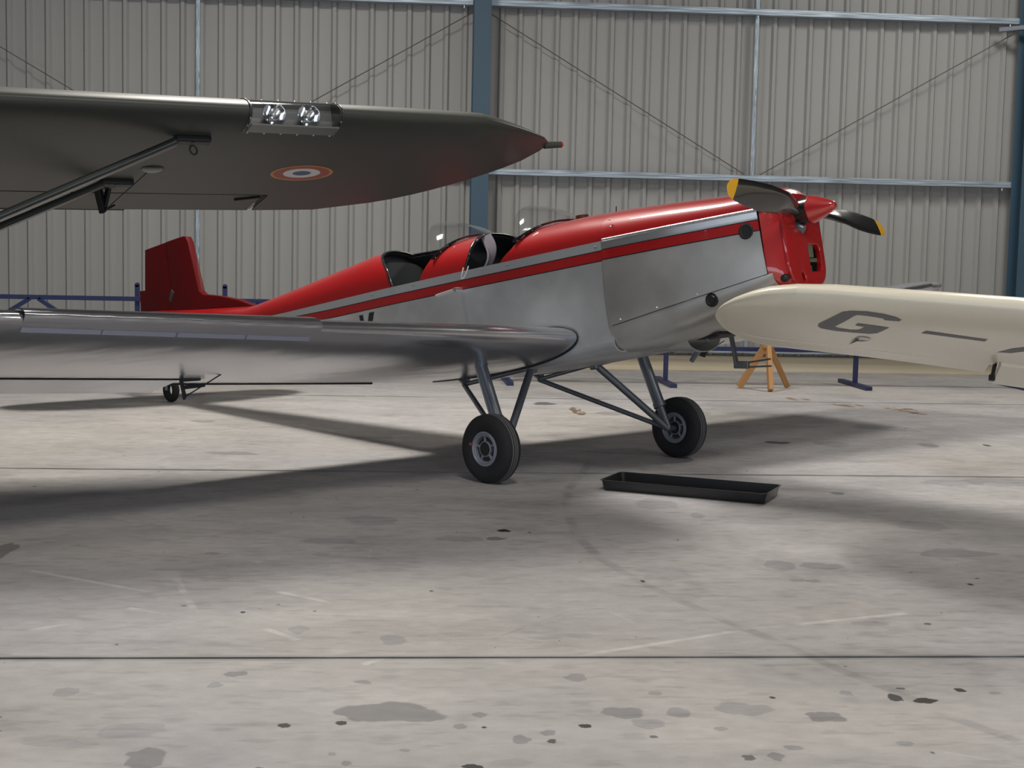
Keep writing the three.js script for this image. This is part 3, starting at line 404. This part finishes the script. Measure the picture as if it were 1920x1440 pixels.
// undercarriage
for (const s of [1, -1]) {
  const g = new THREE.Group(); g.name = 'undercarriage_leg'; red.add(g);
  const H = [0, .195, s * .735], G = [-.15, .70, s * .725], Mm = [-.165, .645, s * .285], A = [-.71, .598, s * .335], k = (p, q, f) => p.map((v, i) => lerp(v, q[i], f));
  obj('oleo', [tube(k(G, H, .06), k(G, H, .70), .037, .037, 20), tube(k(G, H, .66), k(G, H, .72), .042, .042, 20), tube(k(G, H, .70), k(G, H, 1), .026, .026, 16), tube(k(G, H, -.04), k(G, H, .08), .028, .034, 16)], M.strut, g);
  obj('strut', [tube(H, k(Mm, H, .02), .023, .023), rb(.06, .07, .05, Mm[0], Mm[1], Mm[2], .012)], M.strut, g);
  obj('strut', [tube(H, A, .0155), new THREE.ConeGeometry(.035, .09, 5).rotateZ(1.2).translate(A[0] - .02, A[1] + .03, A[2])], M.strut, g);
  obj('strut', tube(A, k(Mm, A, .03), .0135), M.strut, g);
  obj('axle', tube([0, .195, s * .72], [0, .195, s * .865], .018), M.strut, g);
  // wheel: tyre with circumferential grooves, rim with spokes, hub
  const wh = new THREE.Group(); wh.name = 'wheel'; red.add(wh); wh.position.set(.0, .196, s * .848); wh.rotation.z = -THREE.MathUtils.degToRad(10); wh.rotation.x = 0;
  const R0 = .196, pr = [[.098, -.052], [.115, -.062], [.140, -.068], [.165, -.064], [.181, -.053], [.190, -.042], [.1925, -.038], [.1925, .038], [.190, .042], [.181, .053], [.165, .064], [.140, .068], [.115, .062], [.098, .052]];
  obj('tyre', crease(new THREE.LatheGeometry(pr.map(([r, z]) => new THREE.Vector2(r, z)), 72), .6).rotateX(Math.PI / 2), M.rubber, wh);
  for (let i = 0; i < 5; i++) { const z = -.0385 + i * .0168, r = R0 - .0012 * (i - 2) ** 2; obj('tread_rib', crease(new THREE.LatheGeometry([[r - .008, z - .0004], [r - .0008, z], [r, z + .0012], [r, z + .0088], [r - .0008, z + .0100], [r - .008, z + .0104]].map((q) => new THREE.Vector2(...q)), 72), .5).rotateX(Math.PI / 2), M.tread, wh); }
  for (const d of [1, -1]) {
    const f = d * .047, ringOf = (q) => { const g2 = crease(new THREE.LatheGeometry(q.map(([r, z]) => new THREE.Vector2(r, z)), 56), .5).rotateX(Math.PI / 2); if (d < 0) g2.rotateY(Math.PI); return g2.translate(0, 0, f); };
    const R = obj('rim', [ringOf([[.100, .004], [.097, .010], [.090, .011], [.086, .006], [.084, .006], [.080, .009], [.073, .004], [.070, -.014], [.069, -.020]]), ringOf([[.046, -.018], [.044, .002], [.041, .004], [.038, .002], [.037, -.004]])], M.rim, wh);
    obj('rim_well', new THREE.CylinderGeometry(.072, .072, .004, 40).rotateX(Math.PI / 2).translate(0, 0, f - d * .019), M.dark, R);
    for (let i = 0; i < 5; i++) { const a = i * Math.PI * .4 + .45, g2 = new RoundedBoxGeometry(.036, .011, .016, 1, .003); g2.translate(.057, 0, 0); g2.rotateZ(a); g2.translate(0, 0, f - d * .008); obj('spoke', g2, M.rim, R); }
    obj('hub', new THREE.CylinderGeometry(.0385, .0385, .022, 28).rotateX(Math.PI / 2).translate(0, 0, f - d * .008), M.black, R);
  }
  if (s > 0) obj('slip_mark', rb(.022, .016, .004, -.106, .018, .060, .001), M.red, wh);
}
// small fittings
obj('footstep', [sheet((a, b) => [-.79 + .17 * a, 1.168 + .018 * a + .022 * (b - .5), .40 + .03 * Math.cos((b - .5) * 3) - .02 * a], 6, 6, .004), tube([-.62, 1.18, .36], [-.62, 1.18, .42], .014)], M.brightMetal, red);
obj('door_loop', pipe([[-.57, 1.31, .372], [-.575, 1.27, .385], [-.585, 1.245, .385], [-.57, 1.243, .385], [-.53, 1.29, .38], [-.525, 1.312, .372]], .0038, 40, 6), M.white, red);
obj('fuel_cap', [new THREE.CylinderGeometry(.04, .04, .035, 24).translate(.10, 1.508, -.01)], std({ color: lin(.20, .07, .03), roughness: .4, metalness: .6 }), red);
obj('aerial', tube([.39, 1.47, .02], [.40, 1.525, .02], .003), M.black, red);
[[-1.5, 1.268], [-1.06, 1.268], [-.42, 1.272], [-.2, 1.268], [.5, 1.262]].forEach(([u, v]) => obj('stud', new THREE.SphereGeometry(.006, 7, 6).translate(u, v, HW(u) + .002), M.strut, red));
obj('belly_scoop', [sheet((a, b) => { const f = Math.PI * b; return [lerp(.60, .90, a), .69 - .075 * Math.sin(f) * (.55 + .45 * a), -.02 + .15 * Math.cos(f)]; }, 8, 14, .005)], M.cowlMetal, red);
obj('belly_opening', [rb(.20, .07, .20, .99, .712, -.0, .02)], M.black, red);
obj('rod', [tube([.98, .72, .09], [1.0, .66, .07], .006), tube([.7, .66, -.25], [.62, .58, -.25], .015)], M.strut, red);
// registration on the flank
const letter = (pts) => { const sh = new THREE.Shape(); pts.forEach((p, i) => i ? sh.lineTo(...p) : sh.moveTo(...p)); const g = new THREE.ExtrudeGeometry(sh, { depth: .0016, bevelEnabled: false }); return g; };
obj('lettering', [[[-1.668, 1.153], [-1.627, 1.153], [-1.60, .93], [-1.635, .93]], [[-1.552, 1.157], [-1.497, 1.157], [-1.60, .93], [-1.645, .93]]].map((q) => letter(q.reverse())).map((g) => { const p = g.attributes.position; for (let i = 0; i < p.count; i++) p.setZ(i, p.getZ(i) + HW(p.getX(i)) + .001); g.computeVertexNormals(); return g; }), M.black, red);
const LETTER_G = [[0.006,0.169],[0.034,0.137],[0.084,0.115],[0.155,0.103],[0.225,0.113],[0.26,0.135],[0.302,0.22],[0.36,0.364],[0.365,0.417],[0.352,0.456],[0.284,0.482],[0.202,0.476],[0.135,0.471],[0.099,0.44],[0.052,0.312],[0.134,0.297],[0.188,0.288],[0.2,0.329],[0.157,0.344],[0.181,0.413],[0.218,0.43],[0.278,0.408],[0.289,0.39],[0.209,0.175],[0.195,0.154],[0.149,0.157],[0.085,0.173],[0.077,0.195],[0.017,0.194]];
const LETTER_DASH = [[-0.107,0.307],[-0.372,0.361],[-0.364,0.404],[-0.088,0.359]];
const LETTER_A = [[-0.44,0.604],[-0.492,0.491],[-0.542,0.439],[-0.64,0.294],[-0.664,0.32],[-0.547,0.531],[-0.497,0.597]];
const OLV = {A:[0.3783, 1.95, 8.8954],S:[0.9396, 0.0122, -0.342],B:[-0.3288, -0.2453, -0.912]}, CRM = {A:[2.1769, 1.14, 10.2381],S:[-0.9498, 0.0523, -0.3086],B:[0.2791, -0.3049, -0.9106]};
// ---------------------------------------------------------------- wings of the two neighbouring aircraft: x = span towards the tip, y = up, c = chord aft
function wingFrame(o, A, S, B) { const s = V(...S).normalize(), b = V(...B).normalize(), n = b.clone().cross(s); if (n.y < 0) n.negate(); n.normalize(); const b2 = s.clone().cross(n); const sg = Math.sign(b2.dot(b)); o.setRotationFromMatrix(new THREE.Matrix4().makeBasis(s, n, b2)); o.position.set(...A); return sg; }
// ---- olive high-wing aircraft
const oliveA = thing('high_wing_aircraft', 'olive drab high-wing aeroplane with roundel, twin landing lamps and lift struts', 'aeroplane');
const so = wingFrame(oliveA, OLV.A, OLV.S, OLV.B);
{
  const LE = tab([[.10, 0], [.20, .04], [.32, .10], [.45, .175], [.53, .235], [.58, .30], [.605, .38]]), TE = tab([[-2.2, 1.84], [-.76, 1.78], [-.35, 1.75], [-.20, 1.70], [-.05, 1.60], [.10, 1.47], [.20, 1.36], [.32, 1.20], [.45, .97], [.53, .79], [.58, .64], [.605, .46]]);
  const LET = LE, TK = tab([[.05, .118], [.32, .105], [.45, .09], [.58, .06], [.605, .03]]);
  const st = (t) => ({ s: t, l: LE(t), c: TE(t) - LE(t), t: TK(t), m: .028 }), at = (q, x, y) => [q.s, y * q.c, so * (q.l + x * q.c)];
  const surf = (t, c, off, up = -1) => { const q = st(t), x = clamp((c - q.l) / q.c, 0, 1); return [t, (camb(x, q.m) + up * half(x, q.t)) * q.c + off * up, so * c]; };
  const ss = (...a) => a.map(st), hx = (t) => (1.41 - LE(t)) / (TE(t) - LE(t));
  const W = obj('wing', [wing(ss(-4.4, -2.9), at, 0, 1, 24), wing(ss(-2.9, -1.10), at, 0, .778, 24), wing(ss(-1.10, -.67), at, .085, .778, 18), wing(ss(-.67, -.66), at, 0, .79, 24), wing(ss(-.66, -.3, 0, .1, .2, .28, .36, .42, .48, .53, .56, .58, .595, .605), at, 0, 1, 24)], M.olive, oliveA);
  obj('aileron', wing(ss(-2.88, -1.6, -.69), at, .787, 1, 8), M.olive, W);
  obj('gap_seal', [pipe([surf(-2.1, 1.85, -.004), surf(-1.8, 1.84, -.006), surf(-1.39, 1.82, -.003)], .009, 30, 5)], M.black, W);
  // landing lamps behind a clear cover in the leading edge
  const bay = obj('lamp_bay', [bx(.43, .008, .11, -.885, -.062, so * .095), bx(.43, .12, .01, -.885, -.005, so * .15)], std({ color: lin(.16, .165, .165), roughness: .35, metalness: .5 }), W);
  for (const t of [-.975, -.805]) {
    const dish = new THREE.LatheGeometry([[0, -.042], [.02, -.038], [.04, -.022], [.053, 0], [.058, .004], [.056, .008]].map((p) => new THREE.Vector2(...p)), 32).rotateX(-so * Math.PI / 2); dish.translate(t, .006, so * .085);
    const L = obj('landing_lamp', dish, M.chrome, W);
    obj('lens', new THREE.SphereGeometry(.1, 28, 8, 0, Math.PI * 2, 0, .55).translate(0, -.083, 0).rotateX(-so * Math.PI / 2).translate(t, .006, so * .083), M.glass, L);
    obj('bulb', new THREE.SphereGeometry(.010, 10, 8).translate(t, .006, so * .10), M.brightMetal, L);
  }
  obj('lamp_cover', sheet((a, b) => { const t = lerp(-1.105, -.665, a), q = st(t), f = 2 * b - 1, x = .09 * f * f; return [t, (camb(x, q.m) + Math.sign(f) * half(x, q.t) * 1.015) * q.c, so * (q.l + x * q.c - .002)]; }, 6, 30, 0, 1.5), M.glass, W);
  obj('cover_screw', [-1, 1].flatMap((up) => Array.from({ length: 6 }, (_, i) => new THREE.SphereGeometry(.0055, 6, 5).translate(...surf(-1.09 + i * .082, .17, .001, up)))).concat([-1.108, -.662].flatMap((t) => [.03, .09].flatMap((c) => [-1, 1].map((u) => new THREE.SphereGeometry(.005, 6, 5).translate(...surf(t, c, .001, u)))))), M.brightMetal, W);
  obj('cover_rim', [-1.112, -.66].map((t) => pipe(Array.from({ length: 21 }, (_, i) => { const f = i / 10 - 1, q = st(t), x = .095 * f * f; return [t, (camb(x, q.m) + Math.sign(f) * half(x, q.t) * 1.01) * q.c, so * (q.l + x * q.c - .001)]; }), .0045, 50, 6)), M.oliveDark, W);
  // roundel painted under the wing
  const disc = (r0, r1, h) => { const p = [], n = 48; const P = (r, a) => surf(-.622 + r * Math.cos(a), .857 + r * Math.sin(a), h); for (let i = 0; i < n; i++) { const a = i / n * 6.2832, b = (i + 1) / n * 6.2832, q = [P(r0, a), P(r1, a), P(r1, b), P(r0, b)]; p.push(...q[0], ...q[1], ...q[2], ...q[0], ...q[2], ...q[3]); } const g = new THREE.BufferGeometry(); g.setAttribute('position', new THREE.Float32BufferAttribute(p, 3)); g.computeVertexNormals(); return g; };
  const ro = obj('roundel', [disc(.15, .166, .0012)].map(clean), std({ color: lin(.62, .27, .04), roughness: .5 }), W);
  obj('red_ring', [disc(.099, .15, .0012)], std({ color: lin(.40, .07, .045), roughness: .5 }), ro); obj('white_ring', [disc(.049, .099, .0012)], M.white, ro); obj('blue_centre', [disc(0, .049, .0012)], std({ color: lin(.06, .12, .24), roughness: .5 }), ro);
  // struts, fittings, cable and horn of the aileron
  const E1 = [-4.2, -1.32, so * .62], E2 = [-4.2, -1.32, so * .72], sf = surf(-1.36, .27, 0), sr = surf(-1.575, 1.13, 0);
  for (const [a, b, n] of [[sf, E1, 1], [sr, E2, 2]]) {
    const s = obj('lift_strut', [bar([a[0] - .04, a[1] - .02, a[2]], b, .075, .036, V(0, 1, .0), .016)], M.oliveDark, oliveA);
    obj('strut_fitting', [rb(.17, .035, .07, a[0] + .03, a[1] - .012, a[2], .012), tube([a[0] + .02, a[1] - .02, a[2] - .03], [a[0] + .02, a[1] - .02, a[2] + .03], .012)], M.black, s);
  }
  const tr = obj('tie_down_ring', [new THREE.TorusGeometry(.022, .0045, 8, 20).rotateY(.5).translate(sf[0] + .03, sf[1] - .062, sf[2])], M.dark, oliveA);
  obj('fairing', [new THREE.SphereGeometry(.06, 16, 10).scale(1, .3, 1.1).translate(...surf(-1.41, .85, .0))], M.oliveDark, oliveA);
  const hn = surf(-1.60, 1.33, 0), hb = [hn[0] + .02, hn[1] - .11, hn[2] + so * .05];
  obj('aileron_horn', [bar([hn[0] - .02, hn[1] + .02, hn[2] - so * .03], hb, .03, .07), bar([hn[0] + .05, hn[1] + .02, hn[2]], hb, .02, .03), tube(hb, [hb[0] + .05, hb[1] + .02, hb[2] - so * .06], .006)], M.black, oliveA);
  obj('aileron_cable', tube(hb, surf(-1.43, .88, .012), .003, .003, 6), M.black, oliveA);
  obj('tab_bracket', bar(surf(-.70, 1.42, .006), surf(-.83, 1.50, .006), .02, .014), M.black, oliveA);
  obj('aileron_edge', bar(surf(-.675, 1.41, .001), surf(-.685, 1.74, .001), .006, .003), M.black, oliveA);
  const nl = obj('navigation_light', tube([.585, .0, so * .36], [.682, .004, so * .35], .020, .017, 20), M.olive, oliveA);
  obj('lens', new THREE.SphereGeometry(.0175, 16, 10).scale(.7, 1, 1).translate(.683, .004, so * .35), std({ color: lin(.55, .03, .02), roughness: .2 }), nl);
  // the rest of the aircraft stands outside the picture
  const el = (c, w, h, y) => Array.from({ length: 24 }, (_, i) => { const a = i / 24 * 6.2832; return [-4.75 + w * Math.sign(Math.cos(a)) * Math.abs(Math.cos(a)) ** .7, y + h * Math.sign(Math.sin(a)) * Math.abs(Math.sin(a)) ** .7, so * c]; });
  obj('fuselage', loft([el(-1.55, .2, .2, -.85), el(-1.3, .36, .34, -.82), el(-.3, .40, .42, -.78), el(.0, .42, .66, -.55), el(1.6, .42, .68, -.56), el(2.2, .36, .46, -.75), el(5.2, .06, .12, -.42)], .6), M.olive, oliveA);
  oliveA.updateMatrixWorld(true);
  for (const [t, c] of [[-3.85, .1], [-5.6, .1], [-4.75, 5.0]]) { const p = oliveA.localToWorld(V(t, -1, so * c)), r = c > 1 ? .1 : .25; p.y = r; const q = oliveA.worldToLocal(p); const w = obj('wheel', [new THREE.TorusGeometry(r * .68, r * .32, 14, 32).rotateY(Math.PI / 2).translate(q.x, q.y, q.z)], M.rubber, oliveA); obj('leg', tube([q.x, q.y, q.z], [-4.75 + Math.sign(t + 4.75) * .3 * (c < 1), c < 1 ? -1.05 : -.5, so * c * .97], .03), M.oliveDark, oliveA); }
}
// ---- cream low-wing aircraft
const creamA = thing('low_wing_aircraft', 'cream low-wing aeroplane whose wing bears large grey registration letters underneath', 'aeroplane');
const sc = wingFrame(creamA, CRM.A, CRM.S, CRM.B);
{
  const LE = tab([[.36, 0], [.45, .02], [.52, .05], [.585, .085], [.66, .155], [.735, .25], [.79, .345], [.82, .42], [.838, .50], [.845, .55]]), TE = tab([[-3, 1.62], [-1.5, 1.40], [-.45, 1.2], [0, 1.11], [.2, 1.08], [.45, 1.06], [.58, 1.045], [.66, 1.02], [.735, .95], [.79, .85], [.82, .76], [.838, .66], [.845, .60]]), TK = tab([[.2, .135], [.6, .12], [.79, .09], [.838, .05], [.845, .03]]);
  const st = (t) => ({ s: t, l: LE(t), c: TE(t) - LE(t), t: TK(t), m: .02 }), at = (q, x, y) => [q.s, y * q.c, sc * (q.l + x * q.c)], ss = (...a) => a.map(st);
  const surf = (t, c, off) => { const q = st(t), x = clamp((c - q.l) / q.c, 0, 1); return [t, (camb(x, q.m) - half(x, q.t)) * q.c - off, sc * c]; };
  const W = obj('wing', [wing(ss(-3.6, -1.5, -.462), at, 0, .70, 26), wing(ss(-.462, 0, .3, .46), at, 0, .798, 26), wing(ss(.46, .52, .58, .63, .67, .71, .74, .77, .795, .815, .83, .839, .845), at, 0, .798, 26)], M.cream, creamA);
  obj('aileron', wing(ss(-.44, 0, .3, .46, .52, .58, .63, .67, .71, .74, .77, .795, .815, .83, .839, .845), at, .812, 1, 8), M.cream, W);
  const fl = obj('flap', wing(ss(-3.5, -1.5, -.485), (q, x, y) => { const p = at(q, x, y), z0 = .70 * q.c, d = Math.abs(p[2]) - z0; return [p[0], p[1] - .015 - d * .10, p[2]]; }, .71, 1, 8), M.cream, W);
  obj('hinge', [tube(surf(-.465, .93, .0), surf(-.465, 1.02, .05), .010), rb(.03, .03, .03, ...surf(-.465, 1.03, .05), .006)], M.black, W);
  const print = (pts, off = .0012, ins = .03) => { // flat letters laid on the lower surface
    const sh = new THREE.Shape(); pts.forEach((p, i) => i ? sh.lineTo(...p) : sh.moveTo(...p)); let g = new THREE.ShapeGeometry(sh); g = g.toNonIndexed(); const p = g.attributes.position, out = [];
    const sub = (a, b, c, d) => { if (d === 0) { for (const q of [a, b, c]) out.push(...surf(q[0], q[1], off)); return; } const m = (u, v) => [(u[0] + v[0]) / 2, (u[1] + v[1]) / 2], e = m(a, b), f = m(b, c), h = m(c, a); sub(a, e, h, d - 1); sub(e, b, f, d - 1); sub(h, f, c, d - 1); sub(e, f, h, d - 1); };
    for (let i = 0; i < p.count; i += 3) sub(...[0, 1, 2].map((k) => [p.getX(i + k), p.getY(i + k)]), 3);
    const o = new THREE.BufferGeometry(); o.setAttribute('position', new THREE.Float32BufferAttribute(out, 3)); o.computeVertexNormals(); return clean(o);
  };
  obj('letter', [print(LETTER_G)], M.greyPrint, W);
  obj('dash', [print(LETTER_DASH)], M.greyPrint, W);
  obj('letter', [print(LETTER_A)], M.greyPrint, W);
  const ring = obj('inspection_disc', [print(Array.from({ length: 24 }, (_, i) => { const a = i / 24 * 6.2832; return [.155 + .032 * Math.cos(a), .588 + .042 * Math.sin(a)]; }), .0035)], M.white, W);
  obj('slot', [print([[.176, .572], [.190, .60], [.222, .763], [.185, .65], [.150, .632], [.128, .606], [.150, .622], [.178, .618]], .0055)], M.black, ring);
  // the rest of the aircraft stands outside the picture
  const el = (c, w, h, y) => Array.from({ length: 24 }, (_, i) => { const a = i / 24 * 6.2832; return [-4.0 + w * Math.cos(a), y + h * Math.sin(a), sc * c]; });
  obj('fuselage', loft([el(-1.5, .15, .15, .25), el(-1.3, .34, .36, .2), el(-.3, .42, .5, .2), el(1.5, .42, .52, .22), el(2.2, .3, .4, .3), el(4.9, .06, .15, .5)], .6), M.cream, creamA);
  creamA.updateMatrixWorld(true);
  for (const [t, c] of [[-2.9, .1], [-5.1, .1], [-4.0, 4.7]]) { const p = creamA.localToWorld(V(t, -.6, sc * c)), r = c > 1 ? .09 : .2; p.y = r; const q = creamA.worldToLocal(p); obj('wheel', [new THREE.TorusGeometry(r * .68, r * .32, 14, 32).rotateY(Math.PI / 2).translate(q.x, q.y, q.z)], M.rubber, creamA); obj('leg', tube([q.x, q.y, q.z], [t, c < 1 ? .0 : .42, sc * c], .035), M.strut, creamA); }
}
// ---------------------------------------------------------------- things on the floor
function barrier(label, xs, xa, xb, braces) {
  const o = thing('barrier_frame', label, 'barrier', [0, 0, 0], 'barrier frames along the wall');
  for (const x of xs) { const p = obj('post', rb(.044, .86, .044, x, .465, 1.80, .004), M.navy, o); obj('post_cap', new THREE.CylinderGeometry(.022, .022, .044, 16).rotateX(Math.PI / 2).translate(x, .893, 1.80), M.navy, p); obj('foot', rb(.066, .04, .92, x, .02, 1.79, .004, .0), M.navy, o); }
  obj('top_rail', rb(xb - xa, .043, .04, (xa + xb) / 2, .757, 1.835, .004), M.navy, o); obj('lower_rail', rb(xb - xa, .043, .04, (xa + xb) / 2, .365, 1.835, .004), M.navy, o);
  for (const [x0, y0, x1, y1] of braces) obj('brace', bar([x0, y0, 1.84], [x1, y1, 1.84], .04, .03, V(0, 0, 1)), M.navy, o);
  return o;
}
barrier('navy blue tubular barrier along the wall behind the red rudder', [-4.1, -2.452, -1.612, -.80], -4.9, -.72, [[-3.46, .745, -4.02, .385], [-3.385, .745, -2.83, .385], [-1.28, .745, -1.55, .385], [-1.1, .745, -.86, .385]]);
barrier('navy blue tubular barrier along the wall behind the wooden trestle', [1.16, 2.76, 4.71, 6.43], .75, 6.72, [[3.20, .385, 3.62, .745], [4.25, .385, 3.76, .745], [1.9, .745, 1.45, .385], [2.0, .745, 2.5, .385], [5.5, .745, 5.0, .385], [5.6, .745, 6.1, .385]]);
const tz = thing('trestle', 'varnished wooden trestle standing on three legs below the cream wing tip', 'trestle', [3.675, 0, 2.25]);
obj('leg', bar([-.245, .012, -.09], [-.01, .44, -.02], .062, .045, V(0, 0, 1), .004), M.wood, tz); obj('leg', bar([-.02, .012, .255], [.0, .43, .03], .075, .045, V(1, 0, 0), .004), M.wood, tz); obj('leg', bar([.265, .012, -.19], [.02, .44, -.03], .05, .045, V(0, 0, 1), .004), M.wood, tz); obj('head_block', rb(.10, .06, .09, 0, .435, 0, .006), M.wood, tz);
// drip tray: rim corners on the floor plan
{
  const tr = thing('drip_tray', 'long shallow black plastic drip tray lying on the concrete by the wheels', 'tray', [1.648, 0, 8.462]); tr.rotation.y = -Math.atan2(.435, .827);
  const L = .934 / 2, Wd = .355 / 2, ring = (l, w, y, r = .03) => { const o = []; for (const [sx, sz, a0] of [[1, 1, 0], [-1, 1, 1], [-1, -1, 2], [1, -1, 3]]) for (let k = 0; k <= 4; k++) { const a = (a0 + k / 4) * Math.PI / 2; o.push([sx * (l - r) + r * Math.cos(a), y, sz * (w - r) + r * Math.sin(a)]); } return o; };
  const rs = [ring(L - .018, Wd - .018, .001, .02), ring(L - .006, Wd - .006, .055), ring(L, Wd, .055), ring(L, Wd, .059), ring(L - .008, Wd - .008, .059), ring(L - .021, Wd - .021, .008, .02), ring(L - .03, Wd - .03, .005, .02), ring(.05, .03, .005, .01)];
  obj('pan', loft(rs, .5), M.tray, tr);
  obj('residue', sheet((a, b) => [lerp(-.40, .38, a), .0075 + .001 * Math.sin(a * 30), lerp(-.13 - .012 * Math.sin(a * 9), .135 + .01 * Math.sin(a * 13 + 1), b)], 30, 4, .001), std({ color: lin(.07, .07, .07), roughness: .8 }), tr);
}
renderer.render(scene, camera);
